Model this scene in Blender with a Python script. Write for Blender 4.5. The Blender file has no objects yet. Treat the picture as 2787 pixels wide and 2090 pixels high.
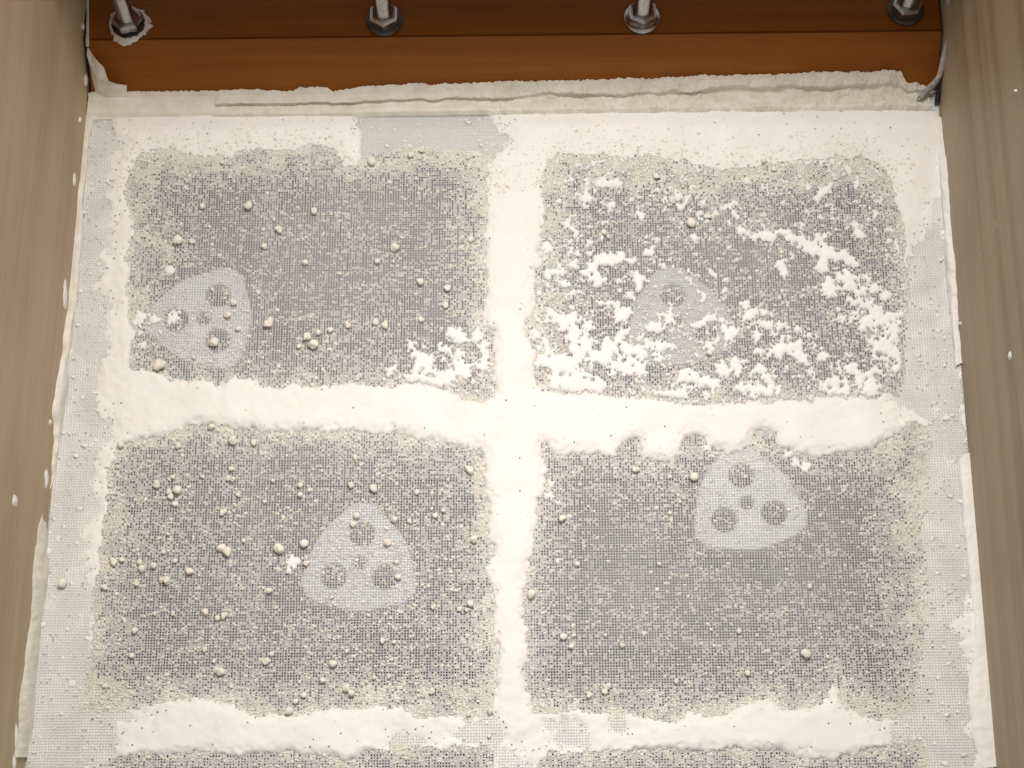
import bpy, bmesh, math, random
import numpy as np
from mathutils import Vector, Matrix

random.seed(7)
RNG = np.random.default_rng(11)
SC = bpy.context.scene
COL = SC.collection

# ------------------------------------------------------------------ camera
W_PX, H_PX, F_PX = 2787.0, 2090.0, 5360.0
PITCH, ROLL, DIST = math.radians(69.3), math.radians(0.3), 1.105
FWD = np.array([0, math.cos(PITCH), -math.sin(PITCH)])
UP0 = np.array([0, math.sin(PITCH), math.cos(PITCH)])
RT0 = np.array([1.0, 0, 0])
RT = math.cos(ROLL) * RT0 - math.sin(ROLL) * UP0
UP = math.sin(ROLL) * RT0 + math.cos(ROLL) * UP0
CAM = -DIST * FWD
cd = bpy.data.cameras.new('camera')
cam = bpy.data.objects.new('camera', cd)
COL.objects.link(cam)
cam.matrix_world = Matrix(((RT[0], UP[0], -FWD[0], CAM[0]), (RT[1], UP[1], -FWD[1], CAM[1]),
                           (RT[2], UP[2], -FWD[2], CAM[2]), (0, 0, 0, 1)))
cd.sensor_width = 36.0
cd.lens = 36.0 * F_PX / W_PX
cd.clip_start, cd.clip_end = 0.05, 20.0
cd.dof.use_dof = True
cd.dof.focus_distance = DIST
cd.dof.aperture_fstop = 26
SC.camera = cam

# ------------------------------------------------------------------ world and lamps (an indoor close-up: one overhead lamp, weak room light)
world = bpy.data.worlds.new('World')
SC.world = world
world.use_nodes = True
bg = world.node_tree.nodes['Background']
bg.inputs[0].default_value = (1.0, 0.965, 0.92, 1)
bg.inputs[1].default_value = 0.44
ld = bpy.data.lights.new('ceiling_lamp', 'AREA')
ld.shape = 'DISK'
ld.size = 0.30
ld.energy = 1.66
ld.spread = math.radians(70)
ld.color = (1.0, 0.955, 0.895)
lo = bpy.data.objects.new('ceiling_lamp', ld)
COL.objects.link(lo)
lo.location = (0.09, 0.30, 1.0)
lo.rotation_euler = (Vector((0.0, -0.09, 0)) - Vector(lo.location)).to_track_quat('-Z', 'Y').to_euler()
SC.view_settings.view_transform = 'Standard'
SC.view_settings.look = 'None'
SC.view_settings.exposure = 0.0
SC.view_settings.gamma = 1.0

# ------------------------------------------------------------------ helpers
def ray(px, py):
    return FWD * F_PX + RT * (px - W_PX / 2) - UP * (py - H_PX / 2)

def at(px, py, z=0.0):
    """where the sight line through a photograph pixel meets the level z"""
    d = ray(px, py)
    return CAM + d * ((z - CAM[2]) / d[2])

def atd(px, py, z=0.0):           # same, pixel given in the 2212 px wide view
    return at(px * 1.26, py * 1.26, z)

def on_plane(px, py, p0, n):
    d = ray(px, py)
    return CAM + d * (np.dot(np.array(p0) - CAM, n) / np.dot(d, n))

def tag(o, label=None, cat=None, group=None, kind=None):
    if label: o['label'] = label
    if cat: o['category'] = cat
    if group: o['group'] = group
    if kind: o['kind'] = kind
    return o

def link(o, parent=None):
    COL.objects.link(o)
    if parent is not None: o.parent = parent
    return o

def empty(name, loc=(0, 0, 0)):
    o = bpy.data.objects.new(name, None)
    o.empty_display_size = 0.01
    o.location = loc
    return link(o)

def mesh_np(name, V, F, mat, smooth=True, attrs=None):
    """V (n,3), F (m,k) with one k"""
    V = np.asarray(V, dtype=np.float32); F = np.asarray(F, dtype=np.int32)
    me = bpy.data.meshes.new(name)
    m, k = F.shape
    me.vertices.add(len(V)); me.vertices.foreach_set('co', V.ravel())
    me.loops.add(m * k); me.loops.foreach_set('vertex_index', F.ravel())
    me.polygons.add(m)
    me.polygons.foreach_set('loop_start', np.arange(0, m * k, k, dtype=np.int32))
    me.polygons.foreach_set('use_smooth', np.full(m, smooth, dtype=bool))
    me.update(calc_edges=True)
    if attrs:
        for an, av in attrs.items():
            a = me.attributes.new(an, 'FLOAT', 'POINT')
            a.data.foreach_set('value', np.asarray(av, dtype=np.float32))
    me.validate()
    me.materials.append(mat)
    return me

def obj_np(name, V, F, mat, parent=None, smooth=True, attrs=None):
    return link(bpy.data.objects.new(name, mesh_np(name, V, F, mat, smooth, attrs)), parent)

def obj_bm(name, bm, mat, parent=None, smooth=False):
    me = bpy.data.meshes.new(name)
    for f in bm.faces: f.smooth = smooth
    bm.to_mesh(me); bm.free()
    me.materials.append(mat)
    return link(bpy.data.objects.new(name, me), parent)

def hull8(name, c, mat, parent=None, bevel=0.001, seg=2):
    """a box given by its eight corners: bottom loop then top loop"""
    bm = bmesh.new()
    v = [bm.verts.new(tuple(float(q) for q in p)) for p in c]
    for f in ((3, 2, 1, 0), (4, 5, 6, 7), (0, 1, 5, 4), (1, 2, 6, 5), (2, 3, 7, 6), (3, 0, 4, 7)):
        bm.faces.new([v[i] for i in f])
    bmesh.ops.recalc_face_normals(bm, faces=bm.faces)
    if bevel:
        bmesh.ops.bevel(bm, geom=list(bm.edges), offset=bevel, segments=seg, affect='EDGES', profile=0.6)
    return obj_bm(name, bm, mat, parent, False)

_lat = {}
def vnoise(x, y, scale, seed):
    """smooth value noise in -1..1"""
    if seed not in _lat: _lat[seed] = np.random.default_rng(seed).uniform(-1, 1, (256, 256))
    L = _lat[seed]
    x = np.asarray(x); y = np.asarray(y)
    u = (0.87 * x - 0.49 * y) / scale + 1000.3; v = (0.49 * x + 0.87 * y) / scale + 1000.7
    iu = np.floor(u).astype(int); iv = np.floor(v).astype(int)
    fu = u - iu; fv = v - iv
    fu = fu * fu * (3 - 2 * fu); fv = fv * fv * (3 - 2 * fv)
    a = L[iu % 256, iv % 256]; b = L[(iu + 1) % 256, iv % 256]
    c = L[iu % 256, (iv + 1) % 256]; d = L[(iu + 1) % 256, (iv + 1) % 256]
    return (a * (1 - fu) + b * fu) * (1 - fv) + (c * (1 - fu) + d * fu) * fv

def fbm(x, y, scale, seed, octv=3):
    s = 0; amp = 1; tot = 0
    for k in range(octv):
        s = s + amp * vnoise(x, y, scale / 2 ** k, seed + 17 * k); tot += amp; amp *= 0.55
    return s / tot * 1.5

def sdf_poly(X, Y, P):
    """signed distance to a polygon, negative inside"""
    P = np.asarray(P); d2 = np.full(X.shape, 1e9); ins = np.zeros(X.shape, bool)
    n = len(P)
    for k in range(n):
        ax, ay = P[k]; bx, by = P[(k + 1) % n]
        ex, ey = bx - ax, by - ay
        wx, wy = X - ax, Y - ay
        t = np.clip((wx * ex + wy * ey) / (ex * ex + ey * ey + 1e-18), 0, 1)
        d2 = np.minimum(d2, (wx - ex * t) ** 2 + (wy - ey * t) ** 2)
        c = (ay > Y) != (by > Y)
        if ey != 0:
            ins ^= c & (X < ex * (Y - ay) / ey + ax)
    d = np.sqrt(d2)
    return np.where(ins, -d, d)

def polyw(pts):
    return np.array([atd(*p)[:2] for p in pts])

# ------------------------------------------------------------------ materials
def new_mat(name):
    m = bpy.data.materials.new(name); m.use_nodes = True
    nt = m.node_tree
    return m, nt, nt.nodes['Principled BSDF']

def N(nt, t, **kw):
    n = nt.nodes.new(t)
    for k, v in kw.items(): setattr(n, k, v)
    return n

def ramp(nt, stops):
    r = N(nt, 'ShaderNodeValToRGB')
    e = r.color_ramp.elements
    while len(e) > 1: e.remove(e[-1])
    e[0].position, e[0].color = stops[0][0], (*stops[0][1], 1)
    for p, c in stops[1:]:
        q = e.new(p); q.color = (*c, 1)
    return r

def flour_mat(name, c0, c1, scale, bump=0.3, fine=1800):
    m, nt, b = new_mat(name)
    tc = N(nt, 'ShaderNodeTexCoord')
    n1 = N(nt, 'ShaderNodeTexNoise'); n1.inputs['Scale'].default_value = scale; n1.inputs['Detail'].default_value = 5
    n2 = N(nt, 'ShaderNodeTexNoise'); n2.inputs['Scale'].default_value = fine; n2.inputs['Detail'].default_value = 3
    nt.links.new(tc.outputs['Object'], n1.inputs[0]); nt.links.new(tc.outputs['Object'], n2.inputs[0])
    r = ramp(nt, [(0.3, c0), (0.7, c1)])
    nt.links.new(n1.outputs[0], r.inputs[0]); nt.links.new(r.outputs[0], b.inputs['Base Color'])
    bp = N(nt, 'ShaderNodeBump'); bp.inputs['Strength'].default_value = bump; bp.inputs['Distance'].default_value = 0.0006
    nt.links.new(n2.outputs[0], bp.inputs['Height']); nt.links.new(bp.outputs[0], b.inputs['Normal'])
    b.inputs['Roughness'].default_value = 0.95
    b.inputs['Specular IOR Level'].default_value = 0.1
    return m

M_FLOUR = flour_mat('flour_white', (0.82, 0.79, 0.745), (0.87, 0.845, 0.805), 45, 0.30)
M_BANK = flour_mat('flour_caked', (0.74, 0.68, 0.58), (0.86, 0.82, 0.75), 120, 0.6, 1200)
M_CRUMB = flour_mat('flour_crumb', (0.72, 0.665, 0.54), (0.86, 0.82, 0.73), 70, 0.3)
M_DUST = flour_mat('flour_dust', (0.47, 0.455, 0.435), (0.62, 0.60, 0.565), 90, 0.3)
M_PELLET = flour_mat('flour_pellet', (0.84, 0.79, 0.675), (0.90, 0.865, 0.775), 160, 0.4, 1500)
M_FLAKE = flour_mat('flour_fresh', (0.83, 0.81, 0.775), (0.88, 0.865, 0.835), 90, 0.25)

def wood_mat(name, c0, c1, c2, sc, rough, bump, spec=0.4, dusty=0.35):
    m, nt, b = new_mat(name)
    tc = N(nt, 'ShaderNodeTexCoord')
    mp = N(nt, 'ShaderNodeMapping'); mp.inputs['Scale'].default_value = sc
    nt.links.new(tc.outputs['Object'], mp.inputs[0])
    n1 = N(nt, 'ShaderNodeTexNoise'); n1.inputs['Scale'].default_value = 1; n1.inputs['Detail'].default_value = 6
    n1.inputs['Distortion'].default_value = 0.6
    nt.links.new(mp.outputs[0], n1.inputs[0])
    r = ramp(nt, [(0.32, c0), (0.5, c1), (0.68, c2)])
    nt.links.new(n1.outputs[0], r.inputs[0])
    # broad tone patches
    n2 = N(nt, 'ShaderNodeTexNoise'); n2.inputs['Scale'].default_value = 9; n2.inputs['Detail'].default_value = 3
    nt.links.new(tc.outputs['Object'], n2.inputs[0])
    mx = N(nt, 'ShaderNodeMix', data_type='RGBA', blend_type='MULTIPLY')
    mx.inputs[0].default_value = 0.55
    r2 = ramp(nt, [(0.3, (0.72, 0.72, 0.72)), (0.7, (1.0, 1.0, 1.0))])
    nt.links.new(n2.outputs[0], r2.inputs[0])
    nt.links.new(r.outputs[0], mx.inputs[6]); nt.links.new(r2.outputs[0], mx.inputs[7])
    mp3 = N(nt, 'ShaderNodeMapping'); mp3.inputs['Scale'].default_value = tuple(9 * c for c in sc)
    nt.links.new(tc.outputs['Object'], mp3.inputs[0])
    n3 = N(nt, 'ShaderNodeTexNoise'); n3.inputs['Scale'].default_value = 1; n3.inputs['Detail'].default_value = 4
    nt.links.new(mp3.outputs[0], n3.inputs[0])
    r3 = ramp(nt, [(0.30, (0.74, 0.72, 0.70)), (0.46, (0.98, 0.98, 0.98)), (0.75, (1.04, 1.04, 1.04))])
    nt.links.new(n3.outputs[0], r3.inputs[0])
    m3 = N(nt, 'ShaderNodeMix', data_type='RGBA', blend_type='MULTIPLY'); m3.inputs[0].default_value = 0.42
    nt.links.new(mx.outputs[2], m3.inputs[6]); nt.links.new(r3.outputs[0], m3.inputs[7])
    n4 = N(nt, 'ShaderNodeTexNoise'); n4.inputs['Scale'].default_value = 420; n4.inputs['Detail'].default_value = 2
    n5 = N(nt, 'ShaderNodeTexNoise'); n5.inputs['Scale'].default_value = 14; n5.inputs['Detail'].default_value = 3
    nt.links.new(tc.outputs['Object'], n4.inputs[0]); nt.links.new(tc.outputs['Object'], n5.inputs[0])
    mu = N(nt, 'ShaderNodeMath', operation='MULTIPLY'); nt.links.new(n4.outputs[0], mu.inputs[0]); nt.links.new(n5.outputs[0], mu.inputs[1])
    rg = N(nt, 'ShaderNodeMapRange'); rg.inputs[1].default_value = 0.40; rg.inputs[2].default_value = 0.50; rg.inputs[4].default_value = dusty
    nt.links.new(mu.outputs[0], rg.inputs[0])
    m5 = N(nt, 'ShaderNodeMix', data_type='RGBA'); m5.inputs[7].default_value = (0.72, 0.66, 0.58, 1)
    nt.links.new(rg.outputs[0], m5.inputs[0]); nt.links.new(m3.outputs[2], m5.inputs[6])
    nt.links.new(m5.outputs[2], b.inputs['Base Color'])
    bp = N(nt, 'ShaderNodeBump'); bp.inputs['Strength'].default_value = bump; bp.inputs['Distance'].default_value = 0.0005
    nt.links.new(n1.outputs[0], bp.inputs['Height']); nt.links.new(bp.outputs[0], b.inputs['Normal'])
    b.inputs['Roughness'].default_value = rough
    b.inputs['Specular IOR Level'].default_value = spec
    return m

M_BOARD = wood_mat('weathered_board', (0.43, 0.325, 0.205), (0.475, 0.362, 0.232), (0.505, 0.39, 0.255), (60, 1.6, 42), 0.6, 0.04)
M_BOARD_R = wood_mat('weathered_board_dark', (0.30, 0.22, 0.128), (0.385, 0.292, 0.193), (0.44, 0.345, 0.245), (40, 1.0, 34), 0.5, 0.05)
M_BEAM = wood_mat('varnished_wood', (0.26, 0.082, 0.010), (0.29, 0.093, 0.011), (0.32, 0.105, 0.013), (4, 130, 130), 0.42, 0.05, 0.22, 0.0)
M_RAIL = wood_mat('pale_frame_wood', (0.80, 0.78, 0.76), (0.84, 0.82, 0.80), (0.88, 0.86, 0.84), (20, 20, 20), 0.8, 0.1, 0.2)

def plain(name, col, rough, metal=0.0, spec=0.5, noise=0.15, scale=300):
    m, nt, b = new_mat(name)
    tc = N(nt, 'ShaderNodeTexCoord')
    n1 = N(nt, 'ShaderNodeTexNoise'); n1.inputs['Scale'].default_value = scale; n1.inputs['Detail'].default_value = 4
    nt.links.new(tc.outputs['Object'], n1.inputs[0])
    lo_ = tuple(c * (1 - noise) for c in col); hi_ = tuple(min(1, c * (1 + noise)) for c in col)
    r = ramp(nt, [(0.3, lo_), (0.7, hi_)])
    nt.links.new(n1.outputs[0], r.inputs[0]); nt.links.new(r.outputs[0], b.inputs['Base Color'])
    rr = N(nt, 'ShaderNodeMapRange'); rr.inputs[3].default_value = rough * 0.8; rr.inputs[4].default_value = min(1, rough * 1.3)
    nt.links.new(n1.outputs[0], rr.inputs[0]); nt.links.new(rr.outputs[0], b.inputs['Roughness'])
    b.inputs['Metallic'].default_value = metal
    b.inputs['Specular IOR Level'].default_value = spec
    return m

M_STEEL = plain('zinc_steel', (0.50, 0.48, 0.46), 0.22, 1.0, 0.5, 0.25, 220)
M_WASHER = plain('dark_washer', (0.10, 0.095, 0.09), 0.45, 0.8, 0.5, 0.3, 260)
M_GAP_SHADE = plain('gap_shade_black', (0.012, 0.010, 0.010), 0.6)  # near-black colour for the shaded gap behind the gasket
M_FELT = plain('dusty_gasket', (0.40, 0.37, 0.36), 0.95, 0, 0.1, 0.25, 500)
M_TRAY = plain('grey_tray', (0.075, 0.068, 0.06), 0.7, 0, 0.3, 0.2, 60)
M_PLASTIC = plain('pale_blue_plastic', (0.91, 0.965, 1.0), 0.45, 0, 0.4, 0.04, 60)

def thread_mat():
    m, nt, b = new_mat('nylon_thread')
    a = N(nt, 'ShaderNodeAttribute'); a.attribute_name = 'dust'
    mx = N(nt, 'ShaderNodeMix', data_type='RGBA')
    mx.inputs[6].default_value = (0.66, 0.65, 0.635, 1)
    mx.inputs[7].default_value = (0.90, 0.875, 0.84, 1)
    nt.links.new(a.outputs['Fac'], mx.inputs[0])
    nt.links.new(mx.outputs[2], b.inputs['Base Color'])
    b.inputs['Roughness'].default_value = 0.6
    b.inputs['Specular IOR Level'].default_value = 0.25
    tr = N(nt, 'ShaderNodeBsdfTranslucent'); tr.inputs[0].default_value = (0.75, 0.75, 0.75, 1)
    ms = N(nt, 'ShaderNodeMixShader'); ms.inputs[0].default_value = 0.38
    out = nt.nodes['Material Output']
    nt.links.new(b.outputs[0], ms.inputs[1]); nt.links.new(tr.outputs[0], ms.inputs[2])
    nt.links.new(ms.outputs[0], out.inputs[0])
    return m
M_THREAD = thread_mat()

# ------------------------------------------------------------------ layout of the screen
PIT = 0.001507                                   # thread spacing of the cloth
NX0, NX1 = -172, 172
Y_BOT, Y_TOP = -0.232, 0.186
NY0, NY1 = int(Y_BOT / PIT), int(Y_TOP / PIT)
EL0, EL1 = at(222, 525)[:2], at(73, 2090)[:2]    # where the left board meets the cloth
ER0, ER1 = at(2571, 525)[:2], at(2704, 2090)[:2]
def edge_l(y): return EL0[0] + (y - EL0[1]) * (EL1[0] - EL0[0]) / (EL1[1] - EL0[1])
def edge_r(y): return ER0[0] + (y - ER0[1]) * (ER1[0] - ER0[0]) / (ER1[1] - ER0[1])

PAN_UL = polyw([(265,415),(300,335),(330,318),(370,322),(400,338),(440,335),(500,340),(510,325),(560,318),(600,325),(640,322),
    (655,316),(700,314),(730,328),(745,358),(770,358),(780,345),(900,320),(1045,335),(1062,345),(1052,370),(1055,430),(1045,520),(1050,600),(1045,660),
    (1040,700),(1065,720),(1070,750),(1062,800),(1070,850),(1040,868),(1000,860),(985,845),(950,838),(880,828),(830,838),(760,828),
    (700,838),(640,832),(590,838),(540,825),(500,815),(470,830),(440,815),(400,828),(370,822),(350,805),(285,795),(280,750),
    (290,720),(270,690),(275,650),(280,600),(275,560),(285,520),(290,480),(270,450)])
PAN_UR = polyw([(1165,400),(1180,350),(1200,335),(1260,332),(1330,340),(1420,340),(1500,352),(1560,366),(1640,360),(1720,345),
    (1800,338),(1880,345),(1920,380),(1935,430),(1950,480),(1955,560),(1960,640),(1950,720),(1950,800),(1940,850),(1880,860),
    (1800,858),(1720,865),(1640,870),(1520,875),(1420,870),(1400,860),(1300,855),(1240,850),(1170,845),(1150,820),(1155,770),
    (1140,740),(1135,700),(1155,665),(1150,620),(1165,560),(1172,500),(1175,440)])
PAN_LL = polyw([(255,960),(330,945),(390,930),(405,918),(450,920),(520,925),(600,935),(680,930),(760,930),(850,935),(890,950),
    (960,955),(1030,970),(1050,990),(1045,1040),(1060,1080),(1055,1130),(1065,1190),(1050,1230),(1070,1280),(1068,1340),
    (1075,1400),(1070,1470),(1060,1540),(1010,1550),(960,1545),(900,1555),(860,1530),(810,1525),(740,1530),(680,1535),
    (620,1545),(560,1545),(500,1520),(420,1508),(370,1510),(330,1520),(290,1525),(230,1535),(180,1530),(190,1460),(195,1400),
    (205,1340),(200,1280),(215,1220),(220,1150),(228,1090),(235,1020)])
PAN_LR = polyw([(1165,955),(1190,955),(1200,985),(1260,980),(1330,985),(1345,952),(1380,950),(1390,985),(1410,1000),(1430,990),
    (1450,1000),(1478,978),(1480,945),(1500,935),(1520,945),(1520,972),(1600,975),(1628,962),(1632,938),(1655,926),(1682,938),(1684,960),(1700,970),
    (1760,985),(1800,975),(1870,975),(1950,930),(1985,900),(2010,960),(1985,1100),(1990,1200),(2000,1260),(1995,1350),(1985,1450),
    (1965,1530),(1900,1560),(1830,1530),(1800,1480),(1780,1520),(1700,1530),(1640,1510),(1560,1550),(1500,1540),(1440,1560),
    (1350,1540),(1300,1545),(1250,1535),(1150,1540),(1135,1490),(1140,1400),(1128,1330),(1135,1260),(1150,1190),(1160,1100),(1180,1040)])
PAN_BL = polyw([(250,1640),(300,1628),(400,1625),(560,1628),(700,1625),(740,1640),(840,1615),(960,1612),(1050,1615),(1070,1640),
    (1075,1760),(170,1760),(190,1680)])
PAN_BR = polyw([(1165,1650),(1180,1625),(1250,1620),(1400,1615),(1500,1622),(1640,1617),(1800,1640),(1900,1612),(1990,1600),(2010,1680),(2020,1760),
    (1150,1760)])
PANELS = [PAN_UL, PAN_UR, PAN_LL, PAN_LR, PAN_BL, PAN_BR]
WEAVE = [polyw(p) for p in (
    [(228,212),(268,205),(262,235),(245,300),(238,400),(250,440),(240,480),(235,560),(225,600),(235,700),(222,800),(232,900),(222,960),
     (205,1050),(190,1150),(192,1260),(200,1400),(196,1480),(225,1530),(300,1535),(250,1560),(250,1610),(240,1650),(180,1760),(20,1760),
     (45,1600),(85,1250),(125,850),(160,430),(190,300),(205,240)],
    [(782,252),(900,250),(1050,248),(1085,300),(1062,345),(1040,350),(782,355)],
    [(1935,600),(1990,520),(2012,440),(2045,425),(2055,560),(2080,800),(2095,1000),(2118,1250),(2105,1440),(2105,1560),(2125,1660),(2125,1760),(1980,1760),(1985,1600),(1925,1600),
     (1920,1545),(1945,1530),(1965,1300),(1965,1000),(1985,920),(1935,860),(1935,640)],
    [(1000,1553),(1070,1548),(1078,1600),(1060,1640),(1000,1612)],
    [(845,1583),(935,1578),(930,1610),(845,1608)],
    [(1190,1556),(1270,1555),(1270,1614),(1190,1614)], [(1318,1562),(1342,1562),(1342,1612),(1318,1612)], [(1085,1620),(1160,1625),(1155,1760),(1080,1760)],
)]
RECT = np.array([[edge_l(Y_BOT), Y_BOT], [edge_r(Y_BOT), Y_BOT], [edge_r(Y_TOP), Y_TOP], [edge_l(Y_TOP), Y_TOP]])

# signed distances on the thread lattice
ci = np.arange(NX0, NX1 + 1); cj = np.arange(NY0, NY1 + 1)
LX, LY = np.meshgrid(ci * PIT, cj * PIT, indexing='ij')
SD_PAN = [sdf_poly(LX, LY, P) for P in PANELS]
SD_ALL = np.minimum.reduce(SD_PAN)
SD_WEA = np.minimum.reduce([sdf_poly(LX, LY, P) for P in WEAVE])
def up2(A):
    """lattice -> lattice of half the spacing"""
    n, m = A.shape
    B = np.zeros((2 * n - 1, 2 * m - 1))
    B[::2, ::2] = A
    B[1::2, ::2] = (A[1:] + A[:-1]) / 2
    B[:, 1::2] = (B[:, 2::2] + B[:, :-2:2]) / 2
    return B
def sample(A, x, y):
    u = np.clip(np.asarray(x) / PIT - NX0, 0, A.shape[0] - 1.001); v = np.clip(np.asarray(y) / PIT - NY0, 0, A.shape[1] - 1.001)
    i = u.astype(int); j = v.astype(int); fu = u - i; fv = v - j
    return (A[i, j] * (1 - fu) + A[i + 1, j] * fu) * (1 - fv) + (A[i, j + 1] * (1 - fu) + A[i + 1, j + 1] * fu) * fv

# ------------------------------------------------------------------ tray and sieve frame
Z_RAIL = -0.0009
def rect_obj(name, x0, x1, y0, y1, z0, z1, mat, parent=None, bevel=0.0006):
    return hull8(name, [(x0, y0, z0), (x1, y0, z0), (x1, y1, z0), (x0, y1, z0), (x0, y0, z1), (x1, y0, z1), (x1, y1, z1), (x0, y1, z1)], mat, parent, bevel)
tray = rect_obj('tray_floor', -0.30, 0.30, Y_BOT - 0.02, 0.25, -0.034, -0.028, M_TRAY)
tag(tray, kind='structure')

screen = empty('sieve_screen', (0, 0, 0))
tag(screen, 'white woven sieve screen dusted with flour, stretched over a pale grid frame between the boards', 'sieve')
yb0 = atd(1106, 1612)[1]; yb1 = atd(1106, 1552)[1]
yc0 = atd(1106, 935)[1]; yc1 = atd(1106, 858)[1]
yt0 = atd(1106, 318)[1]
xv0 = (atd(1072, 600)[0] + atd(1072, 1400)[0]) / 2 ; xv1 = (atd(1148, 600)[0] + atd(1130, 1400)[0]) / 2
xl1 = atd(272, 600)[0] * 0.5 + atd(205, 1300)[0] * 0.5; xr0 = atd(1972, 600)[0] * 0.5 + atd(1990, 1300)[0] * 0.5
rect_obj('frame_rail', -0.268, xl1, Y_BOT, Y_TOP, -0.022, Z_RAIL, M_RAIL, screen)
rect_obj('frame_rail', xr0, 0.268, Y_BOT, Y_TOP, -0.022, Z_RAIL, M_RAIL, screen)
rect_obj('frame_rail', xl1 + 0.0002, xr0 - 0.0002, yt0, Y_TOP, -0.022, Z_RAIL - 0.0001, M_RAIL, screen)
rect_obj('cross_rail', xl1 + 0.0002, xr0 - 0.0002, yc0, yc1, -0.020, Z_RAIL - 0.0001, M_RAIL, screen)
rect_obj('cross_rail', xl1 + 0.0002, xr0 - 0.0002, yb0, yb1, -0.020, Z_RAIL - 0.0001, M_RAIL, screen)
for (a, b) in ((yc1, yt0), (yb1, yc0), (Y_BOT, yb0)):
    rect_obj('upright_rail', xv0, xv1, a + 0.0002, b - 0.0002, -0.020, Z_RAIL - 0.0002, M_RAIL, screen)

# woven cloth: every thread a bent strand that dips under and over its neighbours
def dust_at(x, y):
    e = -sample(SD_ALL, x, y)                     # depth inside an opening
    w = np.where(e < 0, 1.0, 0.10 + 0.75 * np.exp(-e / 0.010))
    return np.clip(w + 0.22 * fbm(x, y, 0.012, 901) + 0.10 * vnoise(x, y, 0.002, 77), 0.02, 1)

def threads():
    Vs, Fs, Ds = [], [], []
    base = 0
    nx, ny = len(ci), len(cj)
    A = 0.00024; T = 0.00030
    offx = RNG.normal(0, 0.03, nx) * PIT; offy = RNG.normal(0, 0.03, ny) * PIT
    wx = (0.50 + RNG.normal(0, 0.025, nx) + 0.12 * (RNG.random(nx) < 0.06)) * PIT
    wy = (0.52 + RNG.normal(0, 0.025, ny) + 0.12 * (RNG.random(ny) < 0.08)) * PIT
    sgn = np.where((ci[:, None] + cj[None, :]) % 2 == 0, 1.0, -1.0)
    gx = LX + offx[:, None] + vnoise(LX, LY, 0.02, 31) * 0.00012
    gy = LY + offy[None, :] + vnoise(LX, LY, 0.02, 32) * 0.00012
    for d in (0, 1):
        if d == 0:
            w = np.repeat(wx[:, None], ny, 1); z = sgn * A
            l = np.stack([gx - w / 2, gy, z - T], -1); t = np.stack([gx, gy, z + T * 0.6], -1); r = np.stack([gx + w / 2, gy, z - T], -1)
        else:
            w = np.repeat(wy[None, :], nx, 0); z = -sgn * A
            l = np.stack([gx, gy + w / 2, z - T], -1); t = np.stack([gx, gy, z + T * 0.6], -1); r = np.stack([gx, gy - w / 2, z - T], -1)
        V = np.stack([l, t, r], 2).reshape(-1, 3)          # index (i*ny+j)*3+k
        idx = (np.arange(nx)[:, None] * ny + np.arange(ny)[None, :]) * 3
        ok = (LX > np.vectorize(edge_l)(LY) - 0.004) & (LX < np.vectorize(edge_r)(LY) + 0.004)
        if d == 0:
            a = idx[:, :-1]; b = idx[:, 1:]; m = ok[:, :-1] & ok[:, 1:]
        else:
            a = idx[:-1, :]; b = idx[1:, :]; m = ok[:-1, :] & ok[1:, :]
        a = a[m]; b = b[m]
        for k in (0, 1):
            Fs.append(np.stack([a + k, a + k + 1, b + k + 1, b + k], -1) + base)
        Vs.append(V); Ds.append(dust_at(V[:, 0], V[:, 1]))
        base += len(V)
    V = np.concatenate(Vs); F = np.concatenate(Fs); D = np.concatenate(Ds)
    used = np.zeros(len(V), bool); used[F.ravel()] = True
    remap = np.cumsum(used) - 1
    return V[used], remap[F], D[used]
V, F, D = threads()
cloth = obj_np('mesh_cloth', V, F, M_THREAD, screen, True, {'dust': D})
tag(cloth, kind='stuff')

# ------------------------------------------------------------------ flour lying thick on the frame (height field)
HP = PIT / 2
gxi = np.arange(2 * NX0, 2 * NX1 + 1) * HP; gyi = np.arange(2 * NY0, 2 * NY1 + 1) * HP
GX, GY = np.meshgrid(gxi, gyi, indexing='ij')
U_ALL = up2(SD_ALL); U_WEA = up2(SD_WEA)
ragged = 0.0005 + 0.0016 * fbm(GX, GY, 0.007, 201, 3) + 0.0009 * fbm(GX, GY, 0.0022, 202, 2)
D1 = U_ALL + ragged
D2 = U_WEA + 0.0052 * fbm(GX, GY, 0.014, 211, 3) + 0.0024 * fbm(GX, GY, 0.004, 212, 2) + 0.0022 - 0.0016 * (GX < -0.18) * (GY < -0.02)
for bx_, by_, br_, ba_ in ((2045, 1320, 75, .007), (2050, 1420, 55, .006), (2010, 950, 50, .005), (2010, 760, 40, .005), (2040, 1530, 35, .005), (150, 1130, 40, .005), (130, 1290, 30, .005), (215, 620, 40, .005), (210, 760, 35, .004), (1990, 480, 40, .004)):
    q_ = atd(bx_, by_)
    D2 = D2 + ba_ * np.exp(-((GX - q_[0]) ** 2 + (GY - q_[1]) ** 2) / (br_ * 0.00026) ** 2)
D2 = np.where(sdf_poly(GX, GY, WEAVE[1]) < 0.0015, up2(SD_WEA) + 0.0008 * fbm(GX, GY, 0.003, 214, 2), D2)
EDGE = np.minimum(GX - (EL0[0] + (GY - EL0[1]) * (EL1[0] - EL0[0]) / (EL1[1] - EL0[1])),
                  (ER0[0] + (GY - ER0[1]) * (ER1[0] - ER0[0]) / (ER1[1] - ER0[1])) - GX)
Y_BANK = atd(1106, 250)[1]
NODE = (D1 > 0) & (D2 > 0) & (EDGE > -0.001) & (GY < Y_BANK + 0.0022 + 0.0016 * fbm(GX, GX * 0, 0.02, 241, 3))
def smooth01(t): t = np.clip(t, 0, 1); return t * t * (3 - 2 * t)
soft = 0.0040 + 0.0075 * smooth01((GY - atd(1106, 520)[1]) / 0.03) * (np.abs(GX) > 0.004)
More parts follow.
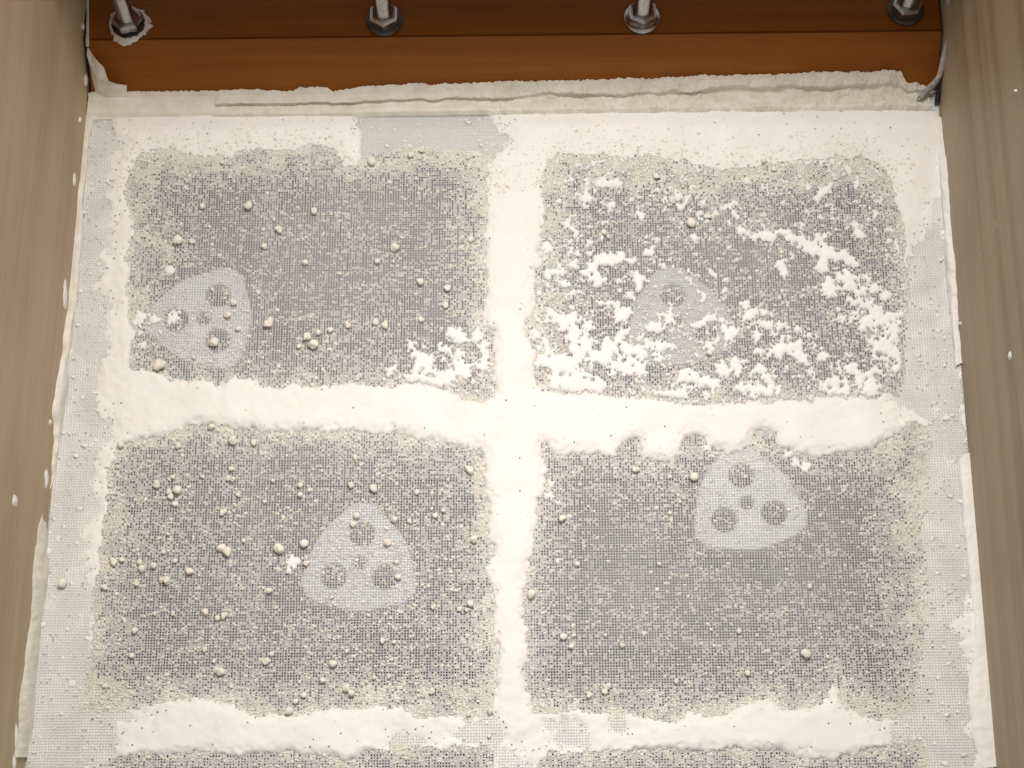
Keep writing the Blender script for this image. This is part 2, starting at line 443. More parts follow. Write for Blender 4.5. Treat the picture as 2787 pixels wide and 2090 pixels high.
H1 = 0.0004 + 0.0036 * (1 - np.exp(-np.maximum(D1, 0) / soft))
H2 = -0.00042 + 0.0036 * (1 - np.exp(-np.maximum(D2, 0) / 0.0115))
HGT = np.minimum(H1, H2)
relief = (1 + 0.24 * fbm(GX, GY, 0.016, 221, 3))
HGT = np.where(HGT > 0.0005, 0.0005 + (HGT - 0.0005) * relief, HGT) + (0.00022 * fbm(GX, GY, 0.0045, 222, 3) + 0.000025 * RNG.normal(size=GX.shape)) * smooth01(HGT / 0.001)
bk = 0.12 + 0.88 * smooth01((Y_BANK - 0.0005 - GY) / 0.012)
HGT = np.where(HGT > 0.0006, 0.0006 + (HGT - 0.0006) * bk, HGT)
CELL = NODE[:-1, :-1] & NODE[1:, :-1] & NODE[1:, 1:] & NODE[:-1, 1:]
# pinholes
feather = 0.16 * np.exp(-np.maximum(D2[:-1, :-1], 0) / 0.0022)
pin = (RNG.random(CELL.shape) < feather + 0.0009 * (0.5 + smooth01(0.5 + fbm(GX[:-1, :-1], GY[:-1, :-1], 0.05, 231, 2)))) 
CELL_P = CELL & ~pin
def cells_to_mesh(cell, gx, gy, h, skirt=-0.0006, solid=None):
    n, m = gx.shape
    idx = np.arange(n * m).reshape(n, m)
    a = idx[:-1, :-1][cell]; b = idx[1:, :-1][cell]; c = idx[1:, 1:][cell]; d = idx[:-1, 1:][cell]
    F = np.stack([a, b, c, d], -1)
    cp = np.zeros((n + 1, m + 1), bool); cp[1:-1, 1:-1] = cell if solid is None else solid
    full = cp[:-1, :-1] & cp[1:, :-1] & cp[1:, 1:] & cp[:-1, 1:]
    z = np.where(full, h, np.minimum(skirt, h))
    V = np.stack([gx, gy, z], -1).reshape(-1, 3)
    used = np.zeros(n * m, bool); used[F.ravel()] = True
    return V[used], (np.cumsum(used) - 1)[F]
JX = GX + RNG.normal(0, 0.00012, GX.shape); JY = GY + RNG.normal(0, 0.00012, GX.shape)
V, F = cells_to_mesh(CELL_P, JX, JY, HGT, 0.00035, CELL)
drift = obj_np('flour_drift', V, F, M_FLOUR, None, True)
tag(drift, kind='stuff')

# ------------------------------------------------------------------ loose white flakes
HF = PIT / 4
fxi = np.arange(4 * NX0, 4 * NX1 + 1) * HF; fyi = np.arange(4 * NY0, 4 * NY1 + 1) * HF
QX, QY = np.meshgrid(fxi, fyi, indexing='ij')
fl = np.full(QX.shape, -1.0, np.float32)
FG = np.random.default_rng(77)
def disc(x, y, r):
    i0, i1 = np.searchsorted(fxi, [x - 1.6 * r - HF, x + 1.6 * r + HF]); j0, j1 = np.searchsorted(fyi, [y - 1.6 * r - HF, y + 1.6 * r + HF])
    X, Y = QX[i0:i1, j0:j1], QY[i0:i1, j0:j1]
    a = FG.random() * 3.14; q = FG.uniform(0.75, 1.3)
    dx = (X - x) * math.cos(a) + (Y - y) * math.sin(a); dy = -(X - x) * math.sin(a) + (Y - y) * math.cos(a)
    fl[i0:i1, j0:j1] = np.maximum(fl[i0:i1, j0:j1], 1 - np.hypot(dx * q, dy / q) / r)
def cluster(x, y, R):
    disc(x, y, R * FG.uniform(0.72, 0.98))
    for k in range(FG.integers(3, 8)):
        a = FG.random() * 6.283; d = R * FG.uniform(0.55, 0.98)
        disc(x + d * math.cos(a), y + d * math.sin(a), max(HF * 1.1, R * FG.uniform(0.25, 0.48)))
def cap(pts, w):
    """a lobed blob along a polyline given in view pixels"""
    P = polyw(pts); w = w * 0.00026 * 1.5
    for k in range(max(1, len(P) - 1)):
        a = P[k]; b = P[min(k + 1, len(P) - 1)]
        n = max(1, int(np.hypot(*(b - a)) / (w * 0.9)) + 1)
        for t in np.linspace(0, 1, n):
            q = a + (b - a) * t
            cluster(q[0], q[1], w * FG.uniform(0.75, 1.1))
for pts, w in (
    ([(1600,500),(1630,512),(1660,512),(1690,503),(1730,520),(1760,540)], 9), ([(1765,540),(1790,550),(1820,555)], 15), ([(1770,520),(1790,505)], 6), ([(1780,560),(1775,580)],10),
    ([(1830,560),(1850,572)], 8), ([(1280,580),(1295,560),(1340,556),(1365,566)], 11), ([(1265,590),(1290,605)], 12), ([(1225,485),(1245,505)], 9),
    ([(1380,606)], 14), ([(1400,545)], 8), ([(1500,515)], 9), ([(1690,575),(1692,592)], 10), ([(1790,625)], 16), ([(1838,600),(1850,588)], 14), ([(1835,648),(1865,660)], 9),
    ([(1400,711),(1425,711)], 8), ([(1445,690)], 12), ([(1540,685),(1500,705)], 8), ([(1220,615),(1235,635)], 10), ([(1180,590),(1215,590)], 8),
    ([(1230,690),(1240,720)], 15), ([(1190,680),(1210,690)], 12), ([(1345,680)], 14), ([(1360,640)], 10), ([(1300,655),(1330,660)], 8), ([(1610,660),(1620,680)], 10), ([(1680,760)], 14), ([(1650,700)], 12),
    ([(1250,760),(1290,770)], 18), ([(1170,780),(1230,790)], 18), ([(1200,830),(1290,835)], 14), ([(1330,790),(1380,800)], 14), ([(1340,730)], 12),
    ([(1310,745),(1330,755)], 8), ([(1420,745),(1450,750)], 10), ([(1530,745)], 13), ([(1590,790),(1560,800)], 14), ([(1690,755),(1720,765),(1740,785)], 9),
    ([(1640,760)], 10), ([(1640,800),(1660,820)], 14), ([(1480,810),(1540,830)], 12), ([(1600,840),(1680,845)], 10), ([(1420,850),(1480,852)], 8),
    ([(1870,700),(1900,690)], 14), ([(1880,740),(1920,760)], 12), ([(1840,800),(1880,830)], 14), ([(1780,770)], 10), ([(1910,640),(1890,620)], 14), ([(1820,690)], 9), ([(1650,505)], 5),
    ([(1790,405),(1765,430)], 9), ([(1850,400)], 8), ([(1290,395),(1340,400)], 8), ([(1560,450),(1590,440)], 6), ([(1850,490),(1860,510)], 8), ([(1150,520),(1190,540)], 8),
    ([(985,725),(1030,728)], 19), ([(960,755),(990,770)], 14), ([(900,800),(920,780)], 12), ([(950,820),(1000,800)], 14), ([(845,800)], 9), ([(1045,790)], 12), ([(1040,750),(1050,770)], 8), ([(880,815),(930,825)], 9),
    ([(370,690)], 14), ([(368,585)], 9), ([(300,690),(330,690)], 12), ([(300,720)], 9), ([(310,745)], 9), ([(632,1215),(640,1225)], 10), ([(625,1235)], 5), ([(700,505)], 3),
    ([(1190,1045)], 7), ([(1205,1085)], 5), ([(1185,1070)], 8), ([(1205,1210)], 6), ([(1740,1010),(1720,1000)], 10), ([(1760,980)], 8), ([(1700,985),(1720,975)], 8), ([(1540,985)], 3)):
    cap(pts, w)
SDUR = up2(SD_PAN[1])
vx = GX; vy = GY
yl = atd(1500, 600)[1]
low = smooth01((yl - GY) / 0.055)
lft = smooth01((atd(1330, 600)[0] - GX) / 0.035)
rgt = smooth01((GX - atd(1720, 600)[0]) / 0.04)
midhole = np.exp(-(((GX - atd(1640, 640)[0]) / 0.03) ** 2 + ((GY - atd(1640, 610)[1]) / 0.03) ** 2))
dens = 0.34 * low + 0.16 * lft * smooth01((atd(1500, 480)[1] - GY) / 0.02) + 0.24 * rgt * smooth01((atd(1500, 380)[1] - GY) / 0.02) - 0.22 * midhole
SDUL = up2(SD_PAN[0])
corner = smooth01((GX - atd(860, 800)[0]) / 0.02) * smooth01((atd(900, 700)[1] - GY) / 0.015)
P_FL = np.where(SDUR < -0.0008, 0.30 + dens, 0) + np.where(SDUL < -0.0008, 0.62 * corner + 0.01, 0)
P_FL = np.clip(P_FL * (0.65 + 0.9 * fbm(GX, GY, 0.016, 311, 2)), 0, 1)
cand = np.argwhere(FG.random(P_FL.shape) < P_FL * 0.15)
for i, j in cand:
    R_ = 0.00072 + FG.gamma(1.3, 0.00050) * (0.5 + 1.0 * P_FL[i, j])
    cluster(gxi[i], gyi[j], min(R_, 0.0046))
NODF = np.repeat(np.repeat(NODE, 2, 0), 2, 1)[:QX.shape[0], :QX.shape[1]]
FLN = (fl > 0.05 + 0.30 * vnoise(QX, QY, 0.0016, 331) + 0.16 * vnoise(QX, QY, 0.0007, 332)) & (fl > 0) & ~NODF
FLC = FLN[:-1, :-1] & FLN[1:, :-1] & FLN[1:, 1:] & FLN[:-1, 1:]
KX = QX + RNG.normal(0, 0.00006, QX.shape); KY = QY + RNG.normal(0, 0.00006, QX.shape)
lab = np.zeros(FLC.shape, np.int32); comps = []
for i0, j0 in np.argwhere(FLC):
    if lab[i0, j0]: continue
    k = len(comps) + 1; st = [(i0, j0)]; lab[i0, j0] = k; mem = []
    while st:
        i, j = st.pop(); mem.append((i, j))
        for a, b in ((i + 1, j), (i - 1, j), (i, j + 1), (i, j - 1)):
            if 0 <= a < FLC.shape[0] and 0 <= b < FLC.shape[1] and FLC[a, b] and not lab[a, b]:
                lab[a, b] = k; st.append((a, b))
    comps.append(mem)
# thickness by distance from the rim
dist = np.zeros(FLN.shape); cur = FLN.copy()
for k in range(9):
    nx_ = cur.copy()
    nx_[1:] &= cur[:-1]; nx_[:-1] &= cur[1:]; nx_[:, 1:] &= cur[:, :-1]; nx_[:, :-1] &= cur[:, 1:]
    cur = nx_; dist += cur
FH = 0.0006 + 0.0014 * (1 - np.exp(-dist / 3.5)) + 0.00025 * vnoise(QX, QY, 0.0018, 333) + 0.00003 * RNG.normal(size=FLN.shape)
comps.sort(key=len, reverse=True)
def flake_mesh(mems):
    cell = np.zeros(FLC.shape, bool)
    for i, j in mems: cell[i, j] = True
    ii = [m[0] for m in mems]; jj = [m[1] for m in mems]
    s = np.s_[min(ii):max(ii) + 1, min(jj):max(jj) + 1]; s2 = np.s_[min(ii):max(ii) + 2, min(jj):max(jj) + 2]
    return cells_to_mesh(cell[s], KX[s2], KY[s2], FH[s2], 0.00036)
def pan_of(x, y):
    return ('upper left', 'upper right', 'lower left', 'lower right', 'lowest left', 'lowest right')[int(np.argmin([sample(s, x, y) for s in SD_PAN]))]
rest = []
nf = 0
FLK = []
ORD = ['', 'second', 'third', 'fourth', 'fifth', 'sixth', 'seventh', 'eighth', 'ninth', 'tenth', 'eleventh', 'twelfth', 'thirteenth', 'fourteenth', 'fifteenth', 'sixteenth', 'seventeenth', 'eighteenth', 'nineteenth', 'twentieth', '21st', '22nd', '23rd', '24th', '25th', '26th', '27th', '28th', '29th', '30th', '31st', '32nd']
def place_labels(items, noun):
    """label each of many alike things by size and by where it lies in its compartment"""
    box = {}
    for o, x, y, sz in items:
        pn = pan_of(x, y); P = PANELS[('upper left', 'upper right', 'lower left', 'lower right', 'lowest left', 'lowest right').index(pn)]
        fx_ = (x - P[:, 0].min()) / np.ptp(P[:, 0]); fy_ = (y - P[:, 1].min()) / np.ptp(P[:, 1])
        h = 'left' if fx_ < 0.34 else 'right' if fx_ > 0.66 else 'centre'; v = 'bottom' if fy_ < 0.34 else 'top' if fy_ > 0.66 else 'centre'
        zone = 'centre' if h == v else v if h == 'centre' else h if v == 'centre' else v + ' ' + h
        box.setdefault((pn, zone, sz), []).append((x, y, o))
    for (pn, zone, sz), L in box.items():
        L.sort(key=lambda q: q[0])
        for k, (x, y, o) in enumerate(L):
            n = len(L)
            if n == 1: lb = 'only %s %s at %s of the %s compartment' % (sz, noun, zone, pn)
            else:
                if k == 0 or k == n - 1: lb = '%s %s %s at %s of the %s compartment' % ('leftmost' if k == 0 else 'rightmost', sz, noun, zone, pn)
                else: lb = '%s %s %s from left at %s of the %s compartment' % (ORD[min(k, 31)], sz, noun, zone, pn)
            o['label'] = lb
for mem in comps:
    if len(mem) < 24 or nf >= 280:
        rest += mem; continue
    V, F = flake_mesh(mem)
    c = V.mean(0); c[2] = 0.0005
    o = obj_np('flour_flake', V - c, F, M_FLAKE, None, True)
    o.location = c
    n = len(mem)
    FLK.append((o, c[0], c[1], 'broad' if n > 420 else 'medium' if n > 130 else 'small'))
    tag(o, None, 'flour flake', 'white flour flakes lying on the mesh')
    nf += 1
place_labels(FLK, 'white flour flake')
if rest:
    V, F = flake_mesh(rest)
    tag(obj_np('flour_specks', V, F, M_FLAKE), kind='stuff')
print('flakes', nf, 'components', len(comps), 'biggest', [len(c) for c in comps[:12]])

# ------------------------------------------------------------------ flour caught in and on the cloth
cx, cy = np.meshgrid((ci[:-1] + 0.5) * PIT, (cj[:-1] + 0.5) * PIT, indexing='ij')
inside = -sample(SD_ALL, cx, cy)                 # > 0 inside the openings
wv = sample(SD_WEA, cx, cy)
edge_ok = (cx > EL0[0] + (cy - EL0[1]) * (EL1[0] - EL0[0]) / (EL1[1] - EL0[1])) & (cx < ER0[0] + (cy - ER0[1]) * (ER1[0] - ER0[0]) / (ER1[1] - ER0[1]))
which = np.argmin(np.stack([sample(s, cx, cy) for s in SD_PAN]), 0)
rowf = np.repeat((RNG.random(cx.shape[1]) < 0.12)[None, :], cx.shape[0], 0) * 0.22 + np.repeat((RNG.random(cx.shape[0]) < 0.10)[:, None], cx.shape[1], 1) * 0.22
reach = np.array([0.018, 0.024, 0.016, 0.020, 0.014, 0.014])[which]
basef = np.array([0.14, 0.20, 0.20, 0.08, 0.25, 0.25])[which]
# the lower right opening silts up towards its right and bottom sides, the upper ones towards the top
silt = np.zeros(cx.shape)
silt += (which == 3) * (0.55 * smooth01((cx - atd(1830, 1200)[0]) / 0.035) + 0.35 * smooth01((atd(1500, 1420)[1] - cy) / 0.03))
silt += (which == 0) * (0.55 * smooth01((cy - atd(700, 440)[1]) / 0.03) + 0.35 * smooth01((atd(430, 500)[0] - cx) / 0.03) + 0.25 * smooth01((cx - atd(950, 500)[0]) / 0.02))
silt += (which == 1) * (0.75 * smooth01((cy - atd(1500, 450)[1]) / 0.025) + 0.35 * smooth01((atd(1300, 500)[0] - cx) / 0.03))
silt += (which == 2) * (0.35 * smooth01((atd(330, 1200)[0] - cx) / 0.025) + 0.40 * smooth01((atd(600, 1420)[1] - cy) / 0.03) + 0.30 * smooth01((cy - atd(600, 990)[1]) / 0.015) + 0.35 * smooth01((cx - atd(985, 1300)[0]) / 0.02))
clump = 0.5 + 0.5 * np.clip(fbm(cx, cy, 0.0065, 401, 3), -1, 1)
broad = fbm(cx, cy, 0.03, 402, 3)
edgef = np.exp(-np.maximum(inside, 0) / reach * 1.8)
load = basef + 0.60 * edgef + silt + 0.16 * broad
is_in = (inside > -0.0015) & edge_ok
pf = np.clip(load * (0.36 + 0.78 * clump) + 0.01 + rowf, 0, 0.95)
near_cl = np.minimum.reduce([np.hypot(cx - atd(a, b)[0], cy - atd(a, b)[1]) for a, b in ((440, 688), (1466, 693), (778, 1214), (1613, 1085))])
pf = pf * (0.45 + 0.55 * smooth01((near_cl - 0.026) / 0.012))
plug = is_in & (RNG.random(cx.shape) < pf * 0.92)
# thin silt in the holes over the frame
bare = (cy > atd(1106, 420)[1]) & (np.abs(cx - atd(930, 300)[0]) < 0.045)
silted = (~is_in) & edge_ok & (RNG.random(cx.shape) < 0.965)
silt_z = np.where(bare, -0.00085, -0.00034 + 0.00032 * fbm(cx, cy, 0.009, 441, 3))
def plugs(mask, z0, zs):
    x = cx[mask]; y = cy[mask]; n = len(x)
    h = PIT * 0.52
    zc = (z0[mask] if np.ndim(z0) else z0) + zs * RNG.random(n); j = lambda: RNG.normal(0, 0.00010, n)
    V = np.stack([np.stack([x - h, y - h, zc - 0.00025 + j()], -1), np.stack([x + h, y - h, zc - 0.00025 + j()], -1),
                  np.stack([x + h, y + h, zc - 0.00025 + j()], -1), np.stack([x - h, y + h, zc - 0.00025 + j()], -1),
                  np.stack([x + j() * 2, y + j() * 2, zc + 0.00012], -1)], 1).reshape(-1, 3)
    b = np.arange(n)[:, None] * 5
    F = np.concatenate([b + np.array([[0, 1, 4]]), b + np.array([[1, 2, 4]]), b + np.array([[2, 3, 4]]), b + np.array([[3, 0, 4]])])
    return V, F
deep = plug & (load * clump < 0.42)
V1, F1 = plugs(deep, -0.00070, 0.00062)
V3, F3 = plugs(plug & ~deep, -0.00040, 0.00050)
V2, F2 = plugs(silted, silt_z, 0.00012)
dust = obj_np('flour_dust', V1, F1, M_DUST)
tag(obj_np('flour_silt', V2, F2, M_FLOUR), kind='stuff')
tag(dust, kind='stuff')
tag(obj_np('flour_layer', V3, F3, M_CRUMB), kind='stuff')

def domes(x, y, rx, ry, rz, z0, seed):
    """many small lumpy grains, fifteen triangles each"""
    g = np.random.default_rng(seed); n = len(x); K = 5
    th = np.arange(K) * 2 * math.pi / K
    rot = g.random(n) * 6.283
    out = np.zeros((n, 2 * K + 1, 3))
    for ring, (rr, zz) in enumerate(((1.0, 0.0), (0.80, 0.66))):
        for k in range(K):
            a = th[k] + rot + ring * 0.6
            q = rr * (1 + g.normal(0, 0.20, n))
            out[:, ring * K + k, 0] = x + rx * q * np.cos(a)
            out[:, ring * K + k, 1] = y + ry * q * np.sin(a)
            out[:, ring * K + k, 2] = z0 + rz * zz * (1 + g.normal(0, 0.15, n))
    out[:, 2 * K, 0] = x + g.normal(0, 0.15, n) * rx; out[:, 2 * K, 1] = y + g.normal(0, 0.15, n) * ry; out[:, 2 * K, 2] = z0 + rz
    b = np.arange(n)[:, None] * (2 * K + 1)
    T = []
    for k in range(K):
        k2 = (k + 1) % K
        T += [[k, k2, K + k], [k2, K + k2, K + k], [K + k, K + k2, 2 * K]]
    F = np.concatenate([b + np.array([t]) for t in T])
    return out.reshape(-1, 3), F
pc = np.clip(load * (0.34 + 0.85 * clump) * 1.0 + 0.04, 0, 0.90)
gm = is_in & (RNG.random(cx.shape) < pc)
x = cx[gm]; y = cy[gm]; n = len(x)
s = PIT * np.clip(0.30 + RNG.gamma(2.0, 0.06, n), 0.25, 0.9) * (0.85 + 0.3 * clump[gm])
el = 1 + 0.7 * RNG.random(n)
x = x + RNG.normal(0, 0.25, n) * PIT; y = y + RNG.normal(0, 0.25, n) * PIT
V, F = domes(x, y, s * el * 0.92, s * 0.72, s * (0.5 + 0.35 * RNG.random(n)), np.full(n, -0.0002), 5)
crumbs = obj_np('flour_crumbs', V, F, M_CRUMB)
tag(crumbs, kind='stuff')
# brighter single grains scattered over the open cloth
gm2 = is_in & (RNG.random(cx.shape) < 0.12 * np.array([1.2, 1.1, 1.4, 0.7, 1, 1])[which])
x = cx[gm2]; y = cy[gm2]; n = len(x)
s = PIT * (0.24 + RNG.gamma(1.6, 0.07, n))
x = x + RNG.normal(0, 0.3, n) * PIT; y = y + RNG.normal(0, 0.3, n) * PIT
V, F = domes(x, y, s * 1.1, s * 0.9, s, np.full(n, 0.0001), 6)
tag(obj_np('flour_grains', V, F, M_PELLET), kind='stuff')
out = np.maximum(-inside, 0)
HC = HGT[1::2, 1::2]; ON = NODE[1::2, 1::2]
pt = np.where((which < 2) & (cy > atd(1106, 420)[1]), 0.80 * np.exp(-out / 0.0075), 0.10 * np.exp(-out / 0.0030))
gm4 = (~is_in) & ON & edge_ok & (RNG.random(cx.shape) < pt)
x = cx[gm4]; y = cy[gm4]; n = len(x); s = PIT * (0.28 + RNG.gamma(2.0, 0.07, n))
V, F = domes(x + RNG.normal(0, .3, n) * PIT, y + RNG.normal(0, .3, n) * PIT, s * 1.2, s, s * 0.7, HC[gm4] - 0.0002, 9)
tag(obj_np('strewn_crumbs', V, F, M_CRUMB), kind='stuff')
# a few grains on the silted cloth over the frame and on the drifts
gm3 = (~is_in) & edge_ok & (wv < 0) & (RNG.random(cx.shape) < 0.02)
x = cx[gm3]; y = cy[gm3]; n = len(x); s = PIT * (0.45 + RNG.gamma(2.0, 0.09, n))
V, F = domes(x, y, s * 1.4, s, s * 0.45, np.full(n, 0.0001), 8)
tag(obj_np('flour_film', V, F, M_FLOUR), kind='stuff')
print('plugs', int(plug.sum()), 'crumbs', int(gm.sum()), 'grains', int(gm2.sum()))

# ------------------------------------------------------------------ round pellets of flour
PEL = [(1012,441,12),(1146,408,9),(1118,422,9),(1273,430,6),(604,443,7),(676,561,13),(484,655,14),(525,658,7),(551,561,8),(435,993,16),(636,824,9),(619,857,10),
(581,932,12),(528,973,6),(579,789,6),(647,894,7),(855,576,9.5),(759,626,10),(719,671,8),(830,716,9.5),(1075,674,12),(1027,712,9),(1143,767,11),(1219,783,10),
(1213,832,9),(730,879,13),(836,916,11),(853,938,15),(866,906,8),(898,898,8.5),(814,943,8),(945,884,7.6),(1023,878,9),(1048,884,9),(1146,870,7.6),(925,745,6),
(746,599,6),(717,626,6),(1070,712,5),(1282,653,8),(1883,607,13),(1927,590,9.5),(1645,633,9.5),(1655,645,6),(1830,544,10),(1697,922,7),(1932,960,9),(1786,479,9),
(2079,438,8),(2106,460,8),(329,1210,9),(576,1162,9.5),(634,1197,12),(691,1205,9.5),(484,1213,9),(426,1316,10),(470,1298,6),(552,1297,6),(630,1276,7),(622,1301,8),
(634,1304,7.5),(483,1333,14),(459,1338,9),(465,1349,8),(478,1371,8),(608,1393,9),(649,1347,6),(464,1414,5),(457,1452,5),(663,1471,6.5),(620,1501,13),(601,1491,11),
(446,1502,6.5),(309,1529,9.5),(332,1523,7),(380,1529,8),(386,1548,9),(419,1539,9),(516,1553,11),(476,1526,6),(967,1246,7),(1278,1279,11),(817,1320,7.5),(956,1319,9.5),
(1017,1327,11),(817,1346,8.5),(842,1333,6),(1134,1339,7),(972,1403,8.5),(961,1426,7.6),(1073,1414,9),(1116,1418,7),(1054,1475,9),(1184,1403,8),(1208,1390,6),(760,1494,13),
(827,1479,10.5),(833,1532,7.5),(743,1308,5),(1289,1466,11),(1176,1384,5),(721,1365,6),(784,1555,7),(1077,1528,6),(171,1586,12),(285,1598,8),(454,1579,10),(373,1587,8),
(440,1578,6.5),(421,1669,6),(471,1669,6.5),(560,1666,8),(592,1682,7.5),(611,1674,9),(558,1767,6.5),(601,1826,12),(590,1822,8),(582,1799,6),(367,1714,9),(285,1866,6.5),
(358,1783,7),(630,1867,5),(733,1606,8),(722,1609,5),(904,1624,5),(1084,1570,9),(1167,1595,6),(1181,1650,6.5),(1279,1641,9.5),(1357,1598,7),(1251,1657,7),(1271,1660,6),
(1042,1742,7.5),(1073,1747,6),(907,1804,11),(725,1798,9),(740,1779,6),(945,1771,5),(1058,1840,6),(877,1850,8),(944,1872,10),(956,1885,10),(787,1934,11),(803,1907,7.6),
(827,1891,7.5),(1175,1881,7),(997,1855,5),(1333,1934,9),(1276,1943,6),(1331,2002,6),(1018,1842,6),(1732,1276,9),(1889,1298,11),(1531,1410,9.5),(1571,1534,7),(1795,1534,6.5),
(1822,1395,5),(1851,1366,5),(1447,1617,12),(1536,1731,9),(1555,1758,8),(1563,1728,5),(1648,1728,5),(1761,1668,5),(1693,1755,6.5),(1841,1853,7.6),(2034,1831,8.5),(1655,1866,7.6),
(1645,1881,7.6),(1603,1891,8),(2011,1717,6),(2204,1595,7.5),(2193,1777,12),(2252,1787,6)]
PEL_LABEL = {(435,993): 'large cream flour pellet at the lower left corner of the upper left compartment',
 (853,938): 'largest flour pellet of the upper left compartment, low in the middle among smaller ones',
 (730,879): 'lone large flour pellet right of the cleaner in the upper left compartment',
 (484,655): 'large flour pellet above the cleaner in the upper left compartment',
 (676,561): 'large flour pellet high in the upper left compartment, above the open mesh',
 (1012,441): 'flour pellet just below the bare rectangular patch of mesh near the beam',
 (1883,607): 'largest cream flour pellet in the upper right compartment, above the cleaner',
 (483,1333): 'largest flour pellet of a cluster of three in the lower left compartment',
 (760,1494): 'large flour pellet left of the cleaner in the lower left compartment, above a white flake',
 (171,1586): 'flour pellet alone on the mesh margin beside the left board',
 (787,1934): 'flour pellet resting on the edge of the lowest flour strip',
 (1447,1617): 'large cream flour pellet beside the middle flour strip in the lower right compartment',
 (2193,1777): 'lone large flour pellet low in the right of the lower right compartment',
 (1889,1298): 'flour pellet up left of the cleaner in the lower right compartment',
 (601,1826): 'lumpy flour pellet low in the left of the lower left compartment'}
def pellet_mesh(seed):
    bm = bmesh.new(); bmesh.ops.create_icosphere(bm, subdivisions=3, radius=1)
    g = np.random.default_rng(seed)
    k = [(g.normal(size=3) * 2.0, g.random() * 6, 0.11) for _ in range(4)] + [(g.normal(size=3) * 5, g.random() * 6, 0.040) for _ in range(6)]
    for v in bm.verts:
        c = np.array(v.co)
        v.co = v.co * float(1 + sum(a * math.sin(f @ c + p) for f, p, a in k))
        v.co.z *= 0.9
    me = bpy.data.meshes.new('flour_pellet')
    for f in bm.faces: f.smooth = True
    bm.to_mesh(me); bm.free(); me.materials.append(M_PELLET)
    return me
PM = [pellet_mesh(s_) for s_ in range(40, 48)]
first = None; PLS = []
for k, (px, py, r) in enumerate(PEL):
    r_ = r * 0.000206 * 0.98
    p = at(px, py, r_ * 0.8)
    hz = sample(np.where(SD_ALL > 0, 0.0, 0.0), p[0], p[1])
    z = 0.00035 + r_ * 0.82
    d1 = sample(SD_ALL, p[0], p[1])
    if d1 > 0.003 and sample(SD_WEA, p[0], p[1]) > 0: z += 0.0015
    o = bpy.data.objects.new('flour_pellet', PM[k % len(PM)]) if first is None else first.copy()
    o.data = PM[k % len(PM)]
    if first is None: first = o
    COL.objects.link(o)
    o.location = (p[0], p[1], z)
    o.scale = (r_ * random.uniform(0.94, 1.1), r_ * random.uniform(0.92, 1.06), r_ * random.uniform(0.85, 1.0))
    o.rotation_euler = (random.uniform(-.4, .4), random.uniform(-.4, .4), random.uniform(0, 6.28))
    pn = pan_of(p[0], p[1])
    lb = PEL_LABEL.get((px, py))
    if lb is None: PLS.append((o, p[0], p[1], 'mid-sized' if r >= 9 else 'small' if r >= 6.8 else 'tiny'))
    tag(o, lb, 'flour pellet', 'flour pellets scattered on the sieve mesh')
place_labels(PLS, 'cream flour pellet')

# ------------------------------------------------------------------ plastic cleaners under the cloth
def cleaner_mesh():
    R, rc, nseg = 0.0212, 0.0132, 14
    pts = []
    for k in range(3):
        a0 = math.pi / 2 + k * 2 * math.pi / 3
        c = (R * math.cos(a0), R * math.sin(a0))
        for s_ in range(nseg + 1):
            a = a0 - math.pi / 3 + 2 * math.pi / 3 * s_ / nseg
            pts.append((c[0] + rc * math.cos(a), c[1] + rc * math.sin(a)))
        a1 = a0 + 2 * math.pi / 3                       # slightly bulging side
        p = pts[-1]; q = (R * math.cos(a1) + rc * math.cos(a1 - math.pi / 3), R * math.sin(a1) + rc * math.sin(a1 - math.pi / 3))
        am = a0 + math.pi / 3
        for t in (0.2, 0.4, 0.6, 0.8):
            b = 0.0036 * math.sin(math.pi * t)
            pts.append((p[0] + (q[0] - p[0]) * t + b * math.cos(am), p[1] + (q[1] - p[1]) * t + b * math.sin(am)))
    holes = [[(0.0037 * math.cos(t * math.pi / 10), 0.0037 * math.sin(t * math.pi / 10)) for t in range(20)]]
    for k in range(3):
        a0 = math.pi / 2 + k * 2 * math.pi / 3
        c = (0.0160 * math.cos(a0), 0.0160 * math.sin(a0))
        holes.append([(c[0] + 0.0068 * math.cos(t * math.pi / 14), c[1] + 0.0068 * math.sin(t * math.pi / 14)) for t in range(28)])
    bm = bmesh.new(); es = []
    for loop in [pts] + holes:
        vs = [bm.verts.new((p[0], p[1], 0)) for p in loop]
        for i in range(len(vs)): es.append(bm.edges.new((vs[i], vs[(i + 1) % len(vs)])))
    bmesh.ops.triangle_fill(bm, edges=es, use_beauty=True, use_dissolve=False)
    ex = bmesh.ops.extrude_face_region(bm, geom=list(bm.faces))
    for g in ex['geom']:
        if isinstance(g, bmesh.types.BMVert): g.co.z -= 0.009
    bmesh.ops.recalc_face_normals(bm, faces=bm.faces)
    rim = [e for e in bm.edges if len(e.link_faces) == 2 and all(abs(v.co.z) < 1e-6 for v in e.verts) and any(abs(f.normal.z) < 0.5 for f in e.link_faces)]
    bmesh.ops.bevel(bm, geom=rim, offset=0.0013, segments=3, affect='EDGES', profile=0.5)
    me = bpy.data.meshes.new('screen_cleaner'); bm.to_mesh(me); bm.free(); me.materials.append(M_PLASTIC)
    return me
CM = cleaner_mesh()
